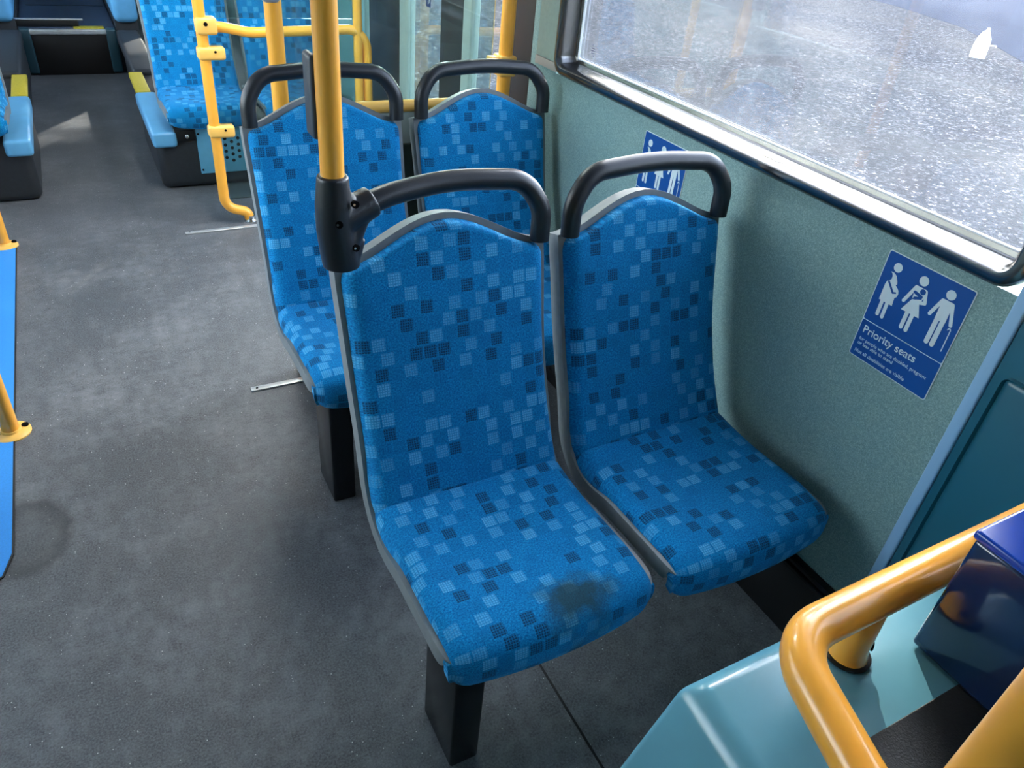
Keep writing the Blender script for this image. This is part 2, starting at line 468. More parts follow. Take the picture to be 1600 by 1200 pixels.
def slab(name, prof, Lf, wf, d_front, d_back, nu, nv, mat, parent, rx=0.0, rs0=0.0, rs1=0.0, s0=0.0, uvoff=0.0, extra=None, bev=0.0, tfun=None):
    """a thick sheet that follows a profile; front rounded by rx / rs at its borders"""
    bm = bmesh.new(); uvl = bm.loops.layers.uv.new('UVMap')
    U = steps(nu); V = [(x+1)/2 for x in steps(nv)]
    F, B, uvs = [], [], {}
    for u in U:
        fr, br = [], []
        for v in V:
            L = Lf(u); s = s0 + v*(L-s0); P, N = prof.at(s)
            w = wf(s, L); x = u*w
            k = q((1-abs(u))*w, rx) if rx else 1
            if rs0: k *= q(s-s0, rs0)
            if rs1: k *= q(L-s, rs1)
            db = d_front + (d_back-d_front)*(tfun(s) if tfun else 1)
            dep = d_front + (db-d_front)*(1-k)*0.96
            ex = extra(u, v, s, L) if extra else 0
            a = bm.verts.new(P - N*(dep+ex) + Vector((x, 0, 0))); b = bm.verts.new(P - N*db + Vector((x, 0, 0)))
            uvs[a] = uvs[b] = (x, s+uvoff); fr.append(a); br.append(b)
        F.append(fr); B.append(br)
    def quad(*vs):
        f = bm.faces.new(vs)
        for l in f.loops: l[uvl].uv = uvs[l.vert]
    for i in range(nu-1):
        for j in range(nv-1):
            quad(F[i][j], F[i+1][j], F[i+1][j+1], F[i][j+1]); quad(B[i][j], B[i][j+1], B[i+1][j+1], B[i+1][j])
    for i in range(nu-1):
        quad(F[i][0], B[i][0], B[i+1][0], F[i+1][0]); quad(F[i][-1], F[i+1][-1], B[i+1][-1], B[i][-1])
    for j in range(nv-1):
        quad(F[0][j], F[0][j+1], B[0][j+1], B[0][j]); quad(F[-1][j], B[-1][j], B[-1][j+1], F[-1][j+1])
    o = from_bm(name, bm, mat, parent, True, 60 if not bev else 50)
    if bev:
        m = o.modifiers.new('soft', 'BEVEL'); m.width = bev; m.segments = 3; m.limit_method = 'ANGLE'; m.angle_limit = math.radians(40)
    return o

HW = 0.1925
PS, PB = Prof(SP), Prof(BP)
s_corner = None
def s_at_z(prof, z):
    for a, b, sa, sb in zip(prof.p, prof.p[1:], prof.s, prof.s[1:]):
        if b.z >= z: return sa + (sb-sa)*(z-a.z)/(b.z-a.z)
    return prof.L
SC, SM = s_at_z(PB, 0.845), s_at_z(PB, 0.904)
def bumpf(u):
    return (SM-SC) * (0.5 + 0.5*math.cos(PI*min(1, abs(u)))) ** 0.85
# whole profile for the shell
FP = SP[3:-3] + [(-0.060, 0.430), (-0.018, 0.430), (0.020, 0.458)] + BP[3:]
PF = Prof(FP)
SCF, SMF = s_at_z(PF, 0.853) if False else None, None
def s_at_z_after(prof, z, ymin):
    for a, b, sa, sb in zip(prof.p, prof.p[1:], prof.s, prof.s[1:]):
        if b.y > ymin and b.z >= z: return sa + (sb-sa)*(z-a.z)/(b.z-a.z)
    return prof.L
SCF = s_at_z_after(PF, 0.849, 0.05); SMF = s_at_z_after(PF, 0.913, 0.05)
def bumpF(u): return (SMF-SCF) * (0.5 + 0.5*math.cos(PI*min(1, abs(u)))) ** 0.85

def wseat(s, L):
    k = q(s, 0.085)
    return HW + 0.002 - 0.032*(1-k)
def wback(s, L):
    return HW - 0.018*(1-q(L-s, 0.03)) - 0.004*math.sin(PI*min(1, s/L))
def wshell(s, L):
    return HW + 0.0065 - 0.042*(1-q(s, 0.11)) - 0.004*math.sin(PI*max(0, min(1, (s-0.33)/0.45)))

def make_seat(label, full_handle=True, leg=False, fab=FAB):
    root = empty('bus_seat', (0, 0, 0), label, 'seat')
    def plump(u, v, s, L): return -0.006*(1-u*u)*math.sin(PI*v)
    slab('seat_cushion', PS, lambda u: PS.L, wseat, 0.0, 0.042, 33, 44, fab, root, tfun=lambda s: 0.62 + 0.38*min(1, max(0, (s-0.10)/0.10)), rx=0.034, rs0=0.02, rs1=0.022,
         extra=lambda u, v, s, L: 0.008*(1-u*u)*max(0, math.sin(PI*min(1, max(0, (s-0.12)/0.3)))) + 0.022*max(0, abs(u)-0.3)**2*q(0, 1) + (0.016*u*u if s < 0.12 else 0.016*u*u*max(0, 1-(s-0.12)/0.1)))
    slab('back_cushion', PB, lambda u: SC+bumpf(u), wback, 0.0, 0.034, 33, 44, fab, root, rx=0.028, rs0=0.010, rs1=0.016, uvoff=0.52, extra=plump)
    slab('shell', PF, lambda u: SCF+bumpF(u), wshell, 0.026, 0.060, 25, 60, SHELL, root, bev=0.009)
    H = [(-0.182, 0.163, 0.846), (-0.182, 0.166, 0.905), (-0.146, 0.176, 0.958), (0.0, 0.182, 0.968), (0.146, 0.176, 0.958), (0.182, 0.166, 0.905), (0.182, 0.163, 0.846)]
    if full_handle: pts = fillet(H, [0.07, 0.13, 0.8, 0.13, 0.07], 10)
    else:
        H2 = [(-0.18, 0.146, 0.940), (-0.12, 0.160, 0.959)] + H[3:]
        pts = fillet(H2, [0.3, 0.8, 0.13, 0.07], 10)
    bm = bmesh.new(); tube_bm(bm, pts, 0.0180, 22); from_bm('grab_handle', bm, BLACK, root, True, 60)
    # dark sub-frame under the pan
    box('seat_bracket', -0.15, 0.15, -0.26, -0.06, 0.350, 0.395, LEG, root, bev=0.006)
    if leg:
        lg = box('pedestal_leg', -0.150, -0.092, -0.268, -0.138, 0.0, 0.385, LEG, root, bev=0.006)
    return root

def copy_tree(o, parent=None):
    c = o.copy(); col.objects.link(c); c.parent = parent
    for ch in list(o.children): copy_tree(ch, c)
    return c

G = 'blue moquette bus seats'
XA, XB = 0.4990, 0.9290
YR = 0.915
front = make_seat('blue patterned seat with dark stain on cushion, attached to the thick yellow pole', False, True, FAB_ST)
front.location = (XA, YR, 0); front['group'] = G
side = make_seat('blue patterned seat beside the fully visible priority seats sign and window wall', True, False)
side.location = (XB, YR, 0); side['group'] = G
b1 = make_seat('blue patterned aisle seat with black arched handle, directly behind the yellow-pole seat', True, True)
b1.location = (XA+0.010, YR+0.765, 0); b1['group'] = G
def seat_copy(src, label, loc):
    c = copy_tree(src); c['label'] = label; c.location = loc; c['group'] = G
    return c
b2 = seat_copy(side, 'blue patterned seat against the wall in front of the glass door partition', (XB+0.012, YR+0.765, 0))
seat_copy(side, 'blue patterned seat on right plinth with blue perforated plate, behind the glass screen pole', (0.3+HW+0.004, 4.025, -0.05))
seat_copy(side, 'blue patterned wall-side seat seen only through the glass screen behind the second row', (0.735+HW+0.004, 4.025, -0.05))
seat_copy(side, 'blue patterned seat cut off by the left picture edge, above a light blue cap', (-0.3-HW-0.012, 4.025, -0.05))

def wall_bracket(seat, x1=0.228):
    box('wall_bracket', 0.10, x1, -0.215, -0.165, 0.196, 0.352, LEG, seat, bev=0.006)
    return seat
wall_bracket(side); wall_bracket(b2, 0.216)

# ------------------------------------------------------------------ poles
def vpole(name, x, y, r, label, z0=0.0, z1=ZC, group='yellow grab poles'):
    root = empty(name, (x, y, z0), label, 'pole', group)
    bm = bmesh.new(); tube_bm(bm, [(0, 0, 0), (0, 0, z1-z0)], r, 28)
    from_bm('pole_tube', bm, YEL, root, True, 60)
    return root
def flange(root, rad=0.048):
    f = lathe('floor_flange', [(rad, 0), (rad, 0.004), (rad-0.006, 0.008), (0.026, 0.010), (0.024, 0.016)], YELP, root, 32, (0, 0, 0.0))
    for a in (0.35, 0.35+PI):
        lathe('flange_bolt', [(0.009, 0), (0.009, 0.004), (0.005, 0.007)], DARK, f, 12, (0.036*math.cos(a), 0.036*math.sin(a), 0.0085))
PX, PY = 0.297, 1.058
P1 = vpole('grab_pole', PX, PY, 0.0176, 'thick yellow pole rising from the black collar on the stained front seat', 0.885)
# black collar that clamps the pole to the seat and its handle
bm = bmesh.new()
def ell(zc, rx, ry, ox=0.0, oy=0.0, n=20): return [(ox+rx*math.cos(2*PI*k/n), oy+ry*math.sin(2*PI*k/n), zc) for k in range(n)]
def hull(bm, pts):
    vs = [bm.verts.new(p) for p in pts]
    r = bmesh.ops.convex_hull(bm, input=vs)
    bmesh.ops.delete(bm, geom=[g for g in r['geom_interior'] if isinstance(g, bmesh.types.BMVert)], context='VERTS')
zb = 0.885
lv = [(0.857-zb, 0.030, 0.028, 0.008), (0.880-zb, 0.030, 0.029, 0.005), (0.92-zb, 0.029, 0.029, 0.0), (0.96-zb, 0.0275, 0.028, -0.001), (1.006-zb, 0.0235, 0.0245, 0.0)]
for a, b in zip(lv, lv[1:]): hull(bm, ell(a[0], a[1], a[2], a[3]) + ell(b[0], b[1], b[2], b[3]))
def disc(c, d, r, n=18):
    d = Vector(d).normalized(); a = d.orthogonal().normalized(); b = d.cross(a)
    return [tuple(Vector(c) + a*r*math.cos(2*PI*k/n) + b*r*math.sin(2*PI*k/n)) for k in range(n)]
hull(bm, disc((0.0, 0.0, 0.932-zb), (1, 0, 0.35), 0.027) + disc((0.064, 0.012, 0.955-zb), (1, 0.2, 0.35), 0.0250))
hull(bm, disc((0.004, 0.0, 0.872-zb), (0, 0, 1), 0.026) + disc((0.050, 0.010, 0.942-zb), (1, 0, 0.3), 0.019))
hull(bm, disc((0.006, 0.0, 0.985-zb), (0, 0, 1), 0.017) + disc((0.042, 0.010, 0.948-zb), (1, 0, 0.3), 0.016))
hull(bm, disc((0.015, 0.0, 0.862-zb), (0, 0, 1), 0.022) + disc((0.036, 0.004, 0.897-zb), (0, 0, 1), 0.013))
colr = from_bm('handle_collar', bm, BLACK, P1)
colr['label'] = 'black textured plastic collar with screw holes'
m = colr.modifiers.new('blend', 'REMESH'); m.mode = 'VOXEL'; m.voxel_size = 0.0024; m.use_smooth_shade = True
m = colr.modifiers.new('smooth', 'SMOOTH'); m.factor = 0.5; m.iterations = 14

for hx, hy, hz, tilt in ((0.3235, 1.0345, 0.9665, 0.35), (0.2955, 1.0287, 0.940, 0.0), (0.3225, 1.0345, 0.896, 0.45)):
    h = lathe('screw_hole', [(0.0058, -0.006), (0.0058, 0.0006), (0.0040, 0.0008)], DARK, colr, 14, (hx-PX, hy-PY, hz-zb), (PI/2-0.15, 0, -0.27+tilt))
    lathe('screw_head', [(0.0022, 0), (0.0020, 0.0010)], CHROME, colr, 10, (hx-PX-0.0026, hy-PY-0.0004, hz-zb), (PI/2-0.15, 0, -0.27+tilt))
# stop-button housing behind the pole, edge-on
sb = box('stop_button_box', -0.0225, -0.010, 0.008, 0.048, 0.170, 0.285, plain('grey_dark_box', '#3c434e', 0.4), P1, bev=0.006)
sb['label'] = 'dark grey slim box on the far side of the pole'

pb = vpole('grab_pole', 0.448, 2.05, 0.0212, 'thick yellow pole standing behind the aisle seat of the second row')
tb = box('ticket_box', -0.034, 0.010, -0.055, -0.022, 1.085, 1.30, plain('grey_box', '#9aa0a6', 0.35), pb, bev=0.012, seg=4); tb['label'] = 'grey rounded box fixed high on the pole'
pc = vpole('grab_pole', 1.105, 2.05, 0.0205, 'yellow pole beside the dark door pillar with a square clamp')
box('clamp', -0.028, 0.025, -0.028, 0.028, 0.895, 0.952, YELP, pc, bev=0.006)
box('clamp_arm', -0.055, -0.020, -0.018, 0.018, 0.915, 0.948, YELP, pc, bev=0.005)
pl = vpole('grab_pole', -0.368, 2.012, 0.0215, 'yellow pole with round floor flange in middle of the blue floor edge'); flange(pl)
pf = vpole('grab_pole', -0.402, 3.285, 0.0215, 'yellow pole with floor flange at the far end of the blue floor'); flange(pf)

# ------------------------------------------------------------------ glass screen behind the door bay
scx = empty('glass_screen', (0.44, 3.28, 0), 'glass screen with yellow tube frame and white-yellow clips before the rear seats', 'screen')
YS = 3.28
pts = fillet([(0.443, YS, ZC), (0.440, YS, 0.075), (0.530, YS, 0.045), (0.540, YS, 0.0)], [0.09, 0.03], 8)
bm = bmesh.new(); tube_bm(bm, pts, 0.0212, 22); local(from_bm('front_post', bm, YEL, scx, True, 60))
pts = fillet([(0.455, YS, 0.800), (0.52, YS, 0.797), (0.62, YS+0.01, 0.775), (1.098, YS, 0.792), (1.098, YS, 0.10)], [0.2, 0.2, 0.085], 10)
bm = bmesh.new(); tube_bm(bm, pts, 0.0195, 20); local(from_bm('top_rail', bm, YEL, scx, True, 60))
bm = bmesh.new(); tube_bm(bm, [(1.058, YS, 0), (1.058, YS, ZC)], 0.0195, 20); local(from_bm('rear_post', bm, YEL, scx, True, 60))
cl = local(box('rail_clamp', 0.420, 0.498, YS-0.030, YS+0.03, 0.772, 0.834, YELP, scx, bev=0.012))
for zc in (0.705, 0.405):
    c = local(box('glass_clip', 0.414, 0.516, YS-0.029, YS+0.028, zc-0.024, zc+0.024, YELP, scx, bev=0.011))
    lathe('clip_screw', [(0.005, 0), (0.004, 0.002)], DARK, c, 10, (0.478-0.44, -0.0295, zc+0.008), (PI/2, 0, 0))
lathe('clip_screw', [(0.008, 0), (0.006, 0.003)], DARK, cl, 10, (0.455-0.44, -0.0305, 0.812), (PI/2, 0, 0))
local(box('screen_pane', 0.466, 1.045, YS-0.004, YS+0.004, 0.11, 0.775, GSCREEN, scx, bev=0))
local(box('upper_pane', 0.500, 1.045, YS-0.004, YS+0.004, 0.830, 1.55, GSCREEN, scx, bev=0))
lathe('foot', [(0.028, 0), (0.028, 0.006), (0.023, 0.012), (0.023, 0.03)], CHROME, scx, 20, (0.100, 0, 0))

# ------------------------------------------------------------------ glazed partition behind the second row
pt = empty('door_partition', (0.78, 2.05, 0), 'low grey and dark green partition with yellow rail and glass behind the second row', 'partition')
YP = 2.05
bm = bmesh.new(); tube_bm(bm, [(0.467, YP, 0.820), (1.088, YP, 0.820)], 0.0165, 18); local(from_bm('yellow_rail', bm, YELP, pt, True, 60))
local(box('upper_panel', 0.470, 1.084, YP-0.008, YP+0.008, 0.715, 0.804, GREYP, pt, bev=0.002))
local(box('lower_panel', 0.470, 1.084, YP-0.010, YP+0.010, 0.03, 0.714, DGREEN, pt, bev=0.002))
local(box('glass_pane', 0.470, 1.060, YP-0.003, YP+0.003, 0.834, 1.62, GSCREEN, pt, bev=0))

# ------------------------------------------------------------------ door on the window side
dr = struct(box('door_1', XW+0.0, XW+0.06, 2.031, 2.15, 0.022, 1.918, BROWNB, bev=0.004), 'glazed bus door with dark seals and pale stiles')
box('door_seal', XW-0.002, XW+0.058, 2.151, 2.195, 0.022, 1.918, RUBBER, dr, bev=0.012, seg=4)
XD = XW+0.025
for ya, yb, nm, mt in ((2.470, 2.536, 'stile', GREYP), (2.536, 2.725, 'leaf_panel', RUBBER), (3.050, 3.143, 'stile', GREYP), (3.143, 3.52, 'leaf_panel', RUBBER)):
    box(nm, XD-0.015, XD+0.02, ya, yb, 0.03, 1.91, mt, dr, bev=0.006)
for ya, yb in ((2.195, 2.47), (2.725, 3.05)):
    p = box('door_glass', XD-0.003, XD+0.003, ya, yb, 0.12, 1.88, GDOOR, dr, bev=0)
    box('bottom_rail', XD-0.015, XD+0.02, ya, yb, 0.03, 0.12, RUBBER, dr, bev=0.004)
for ya, za, zb_ in ((2.866, 0.945, 1.015),):
    s = box('door_sticker', XD-0.0045, XD-0.0032, ya-0.022, ya+0.022, za, zb_, STICK, dr, bev=0)
    bmx = bmesh.new()
    tube_bm(bmx, [(XD-0.0050, ya+0.010*math.cos(a), za+0.022+0.010*math.sin(a)) for a in [k*2*PI/20 for k in range(15)]], 0.0015, 6)
    tube_bm(bmx, [(XD-0.0050, ya+0.004, za+0.030), (XD-0.0050, ya+0.004, za+0.052)], 0.0015, 6)
    from_bm('symbol', bmx, SIGNW, s)

# ------------------------------------------------------------------ priority sign
def sign(name, loc, label):
    root = empty(name, loc, label, 'sign', 'priority seat signs on the wall')
    root.rotation_euler = Matrix(((0, 0, -1), (-1, 0, 0), (0, 1, 0))).to_euler()
    W, Hh = 0.1672, 0.2125
    def rr(w0, w1, h0, h1, r):
        out = []
        for cx, cy, a0 in ((w1-r, h1-r, 0), (w0+r, h1-r, 90), (w0+r, h0+r, 180), (w1-r, h0+r, 270)):
            for k in range(6): a = math.radians(a0+18*k); out.append((cx+r*math.cos(a), cy+r*math.sin(a)))
        return out
    bm = bmesh.new(); prism_bm(bm, rr(0, W, -Hh, 0, 0.004), 0.0002, 0.0012); from_bm('white_border', bm, SIGNW, root, False)
    bm = bmesh.new(); b_ = 0.0016
    prism_bm(bm, rr(b_, W-b_, -0.1362, -b_, 0.003), 0.0012, 0.0016); prism_bm(bm, rr(b_, W-b_, -Hh+b_, -0.1377, 0.003), 0.0012, 0.0016)
    from_bm('blue_face', bm, SIGNB, root, False)
    Z0, Z1, Z2 = 0.0016, 0.0020, 0.0023
    def mm(p): return (p[0]/1000, p[1]/1000)
    cnt = [0]
    def poly(bm, pts, z=(Z0, Z1)):
        cnt[0] += 1; prism_bm(bm, [mm(p) for p in pts], z[0], z[1]+0.000012*(cnt[0] % 9))
    def circ(bm, c, r, z=(Z0, Z1)): poly(bm, [(c[0]+r*math.cos(2*PI*k/24), c[1]+r*math.sin(2*PI*k/24)) for k in range(24)], z)
    def cap(bm, a, b, w, z=(Z0, Z1)):
        a, b = Vector(a), Vector(b); d = (b-a).normalized(); n = Vector((-d.y, d.x)); r = w/2; pts = []
        for k in range(9):
            t = -PI/2 + PI*k/8; pts.append(b + d*r*math.cos(t) + n*r*math.sin(t))
        for k in range(9):
            t = PI/2 + PI*k/8; pts.append(a + d*r*math.cos(t) + n*r*math.sin(t))
        poly(bm, pts, z)
    cut = bmesh.new()
    f = bmesh.new(); circ(f, (26.7, -23.8), 8.2)
    poly(f, [(17.5, -35.0), (23.5, -34.6), (30, -38), (35, -46), (37.0, -51), (34.6, -53.6), (39, -56), (43.5, -60), (45.8, -66), (45, -71.5), (42, -75), (43.4, -90), (15.5, -90), (15.5, -60), (17.0, -53), (22, -47), (23.5, -42), (21, -37)])
    cap(f, (22.8, -88), (23.2, -116), 6.8); cap(f, (33.2, -88), (34.0, -117), 6.8)
    cap(cut, (20.5, -52.5), (35.5, -68), 3.6, (Z1, Z2)); cap(cut, (35.5, -68), (40.2, -66), 3.0, (Z1, Z2)); cap(cut, (19.6, -50), (22.5, -45.5), 2.6, (Z1, Z2))
    fo = from_bm('pregnant_figure', f, SIGNW, root, False); from_bm('blue_detail', cut, SIGNB, fo, False); cut = bmesh.new()
    f = bmesh.new(); circ(f, (79.5, -23.8), 8.6)
    poly(f, [(69, -35.6), (91, -35.6), (93.5, -40), (88.5, -60), (88, -64), (97, -86), (61, -86.5), (72, -62), (70, -40)])
    cap(f, (70.8, -39.0), (59, -70.5), 6.2); cap(f, (90.2, -39), (96.2, -58), 6.0); cap(f, (96.2, -58), (84, -62), 6.0)
    cap(f, (74.2, -84), (74.0, -115), 7.4); cap(f, (84.4, -84), (84.2, -116), 7.4)
    fo = from_bm('mother_figure', f, SIGNW, root, False)
    circ(cut, (85.3, -41.5), 5.2, (Z1, Z2)); cap(cut, (72.5, -47.5), (86, -50.5), 5.6, (Z1, Z2)); cap(cut, (76, -57), (86, -53), 5.0, (Z1, Z2)); cap(cut, (72, -60), (78, -58), 2.4, (Z1, Z2))
    from_bm('blue_detail', cut, SIGNB, fo, False)
    f = bmesh.new(); circ(f, (131, -23.9), 8.6)
    poly(f, [(121, -34.6), (141, -34.6), (143.3, -38), (141.2, -48), (141.5, -72), (121.8, -72), (121.5, -48), (118.6, -40), (119.2, -36)])
    cap(f, (121.8, -38), (110.6, -68.5), 6.2); cap(f, (140.6, -38), (151.4, -70), 6.2)
    cap(f, (126.2, -70), (125.6, -114.6), 8.4); cap(f, (136.9, -70), (136.4, -114.8), 8.4)
    from_bm('elder_figure', f, SIGNW, root, False)
    f = bmesh.new()
    for a, b in (((150.2, -78.5), (151.0, -76.0)), ((151.0, -76.0), (153.6, -75.4)), ((153.6, -75.4), (155.0, -77.6)), ((155.0, -77.6), (155.6, -117.0))): cap(f, a, b, 1.7)
    from_bm('walking_stick', f, SIGNW, root, False)
    def text(body, x, y, w, size, fat=0.0):
        cu = bpy.data.curves.new('lettering', 'FONT'); cu.body = body; cu.size = size; cu.extrude = 0.00015; cu.offset = fat
        cu.materials.append(SIGNW)
        o = bpy.data.objects.new('lettering', cu); col.objects.link(o); o.parent = root
        o.location = (x, y, Z0+0.0002)
        bpy.context.view_layer.update()
        k = w/o.dimensions.x
        me = bpy.data.meshes.new_from_object(o.evaluated_get(bpy.context.evaluated_depsgraph_get()))
        me.transform(Matrix.Diagonal((k, k, 1, 1)))
        loc_ = o.location.copy(); bpy.data.objects.remove(o)
        o = bpy.data.objects.new('lettering', me); col.objects.link(o); o.parent = root; o.location = loc_
        return o
    text('Priority seats', 0.0095, -0.1612, 0.1115, 0.0155, 0.00012)
    text('for people who are disabled, pregnant', 0.0095, -0.1770, 0.1440, 0.008)
    text('or less able to stand', 0.0095, -0.1862, 0.0775, 0.008)
    text('Not all disabilities are visible', 0.0095, -0.2022, 0.1090, 0.008)
    return root
sign('priority_sign', (XW-0.0002, 0.726, 0.917), 'whole blue priority seats sign with white figures on open wall')
sign('priority_sign', (XW-0.0002, 1.442, 0.910), 'blue priority sign half hidden behind black handle of the wall-side seat')

# ------------------------------------------------------------------ floor items
bm = bmesh.new()
prism_bm(bm, [(-1.17, 3.25), (-1.17, 1.40), (-0.42, 1.435), (-0.382, 1.465), (-0.364, 1.53), (-0.364, 3.25)], 0.0, 0.004)
tag(from_bm('floor_mat', bm, MATB, smooth=False), 'bright blue floor covering along the left side with rounded corner', 'mat')
bm = bmesh.new()
prism_bm(bm, [(-0.360, 3.25), (-0.364, 3.25), (-0.364, 1.53), (-0.382, 1.465), (-0.42, 1.435), (-0.43, 1.430), (-0.379, 1.462), (-0.360, 1.528)], 0.0, 0.0035)
struct(from_bm('trim_5', bm, RUBBER, smooth=False))
struct(box('trim_6', 0.612, 0.617, -0.2, 0.80, 0.0, 0.0012, RUBBER, bev=0))
def strip(x0, x1, y, label):
    s = tag(box('floor_strip', x0, x1, y-0.011, y+0.011, 0.0, 0.006, ALU, bev=0.002), label, 'strip', 'aluminium floor strips')
    lathe('screw', [(0.004, 0), (0.003, 0.001)], DARK, s, 10, (x0+0.018, y, 0.006))
strip(0.268, 0.95, 1.985, 'aluminium floor strip ending beside the second row aisle seat')
strip(0.256, 0.62, 3.215, 'aluminium floor strip under the foot of the glass screen')

# ------------------------------------------------------------------ rear plinths with seats
def plinth(sgn, label):
    xs = lambda a, b: (a, b) if sgn > 0 else (-b, -a)
    off = 0.0 if sgn > 0 else 0.018
    root = empty('seat_plinth', (sgn*0.7, 3.74, 0), label, 'plinth')
    a, b = xs(0.238+off, 1.165)
    local(box('body', a, b, 3.745, 4.45, 0.0, 0.255, BUMPY, root, bev=0.035, seg=5))
    a, b = xs(0.285, 1.165)
    local(box('long_body', a, b, 4.30, 5.975, 0.0, 0.254, BUMPY, root, bev=0.03, seg=5))
    a, b = xs(0.226+off, 0.330+off)
    c = local(box('cap', a, b, 3.715, 4.43, 0.205, 0.276, PODBLUE, root, bev=0.016, seg=4)); c['label'] = 'light blue plastic cap'
    a, b = xs(0.236+off, 0.306+off)
    c = local(box('yellow_pad', a, b, 4.435, 4.86, 0.245, 0.274, YPAD, root, bev=0.006)); c['label'] = 'yellow ribbed pad'
    a, b = xs(0.262+off, 0.40+off)
    local(box('rear_body', a, b, 4.865, 5.975, 0.20, 0.285, BUMPY, root, bev=0.02, seg=4))
    return root
pr = plinth(1, 'black seat plinth with light blue cap, yellow pad and perforated plate on the right')
pl_ = plinth(-1, 'black seat plinth with light blue cap and yellow pad at the left edge')
pp = local(box('perforated_plate', 0.415, 0.635, 3.738, 3.746, 0.066, 0.279, PLATEB, pr, bev=0.003)); pp['label'] = 'light blue metal plate with round holes'
bm = bmesh.new()
for i in range(4):
    for j in range(4):
        bmesh.ops.create_circle(bm, cap_ends=True, segments=14, radius=0.008,
            matrix=Matrix.Translation((0.510+0.030*i-0.7, 3.7375-3.74, 0.212-0.030*j+(0.015 if i % 2 else 0))) @ Matrix.Rotation(PI/2, 4, 'X'))
from_bm('hole_pattern', bm, DARK, pp, False)
for x, z in ((0.425, 0.255), (0.425, 0.085)):
    lathe('plate_screw', [(0.005, 0), (0.004, 0.002)], DARK, pp, 10, (x-0.7, -0.002, z), (PI/2, 0, 0))
br = local(box('seat_mount', 0.325, 0.41, 3.728, 3.75, 0.228, 0.278, RUBBER, pr, bev=0.004))
lathe('mount_bolt', [(0.009, 0), (0.009, 0.004), (0.004, 0.007)], CHROME, br, 12, (0.375-0.7, -0.012, 0.25), (PI/2, 0, 0))

# upper blue mouldings by the raised rear floor
for sgn, lb in ((1, 'rounded light blue moulding right of the rear step, beside the rear seat'), (-1, 'rounded light blue moulding at the far left beside the rear step')):
    x0, x1 = (0.268, 0.42) if sgn > 0 else (-0.46, -0.300)
    t_ = empty('step_moulding', ((x0+x1)/2, 6.1, 0.25), lb, 'moulding', 'blue mouldings beside the rear step')
    local(box('cover', x0, x1, 6.0, 7.6, 0.315, 0.62, PODBLUE, t_, bev=0.045, seg=6))
    local(box('base', max(x0, 0.27) if sgn > 0 else x0+0.01, x1-0.005 if sgn > 0 else -0.300, 6.06, 7.6, 0.0, 0.325, BUMPY, t_, bev=0.004))

# rear step
rs = empty('rear_step', (0, 6.02, 0), 'dark step riser with teal side trims and silver nosing at the back', 'step')
local(box('riser', -0.236, 0.206, 6.00, 6.05, 0.0, 0.262, RUBBER, rs, bev=0.003))
local(box('side_trim', -0.292, -0.232, 5.985, 6.05, 0.012, 0.285, TEALD, rs, bev=0.012, seg=4))
local(box('side_trim', 0.202, 0.266, 5.985, 6.05, 0.012, 0.285, TEALD, rs, bev=0.012, seg=4))
n_ = local(box('nosing', -0.236, 0.206, 5.985, 6.03, 0.252, 0.279, ALU, rs, bev=0.003)); n_['label'] = 'brushed silver step nosing'
n_ = local(box('yellow_edge', 0.02, 0.20, 6.03, 6.10, 0.262, 0.2835, YPAD, rs, bev=0.002))
local(box('tread', -0.295, 0.266, 6.05, 8.9, 0.20, 0.280, SLATE, rs, bev=0.003))
struct(box('trim_7', -0.25, 0.25, 6.86, 6.875, 0.280, 0.2825, RUBBER, bev=0))
fb = empty('loose_bar', (-0.11, 6.10, 0.28), 'long black bar with silver top lying on the rear step edge', 'bar')
local(box('bar_body', -0.31, 0.055, 6.085, 6.125, 0.281, 0.318, RUBBER, fb, bev=0.004))
local(box('silver_top', -0.31, 0.085, 6.090, 6.120, 0.318, 0.327, ALU, fb, bev=0.003))

# ------------------------------------------------------------------ near moulded box, hand rail, bin
nb = empty('wheel_box', (0.75, 0.1, 0), 'light blue moulded box with black mat top in the near corner', 'box')
bm = bmesh.new()
ZT = 0.75
def bv(*p): return bm.verts.new(p)
lev = [(0.0, 0.300, 0.300), (0.42, 0.300, 0.300), (0.735, 0.408, 0.284), (0.75, 0.424, 0.268)]
rings = []
for z, xl, yf in lev:
    sk_ = 0.0 if z < 0.6 else 0.035
    rings.append([bv(xl, yf, z), bv(1.165, yf, z), bv(1.165, -0.55, z), bv(xl-0.22*sk_*10, -0.55, z)])
for a, b in zip(rings, rings[1:]):
    for k in range(4):
        j = (k+1) % 4; bm.faces.new((a[k], a[j], b[j], b[k]))
bm.faces.new(rings[-1]); bm.faces.new(list(reversed(rings[0])))
bmesh.ops.bevel(bm, geom=[e for e in bm.edges if all(v.co.z > 0.40 for v in e.verts)], offset=0.008, segments=3, profile=0.5, affect='EDGES')
local(from_bm('body', bm, LBLUE, nb, True, 35))
mt = local(box('top_mat', 0.515, 1.15, -0.5, 0.157, 0.745, 0.7525, plain('black_grip_mat', '#1c1d1f', 0.45, var=0.3, vs=300, bmp=0.5, bs=600), nb, bev=0.001)); mt['label'] = 'black anti-slip mat'

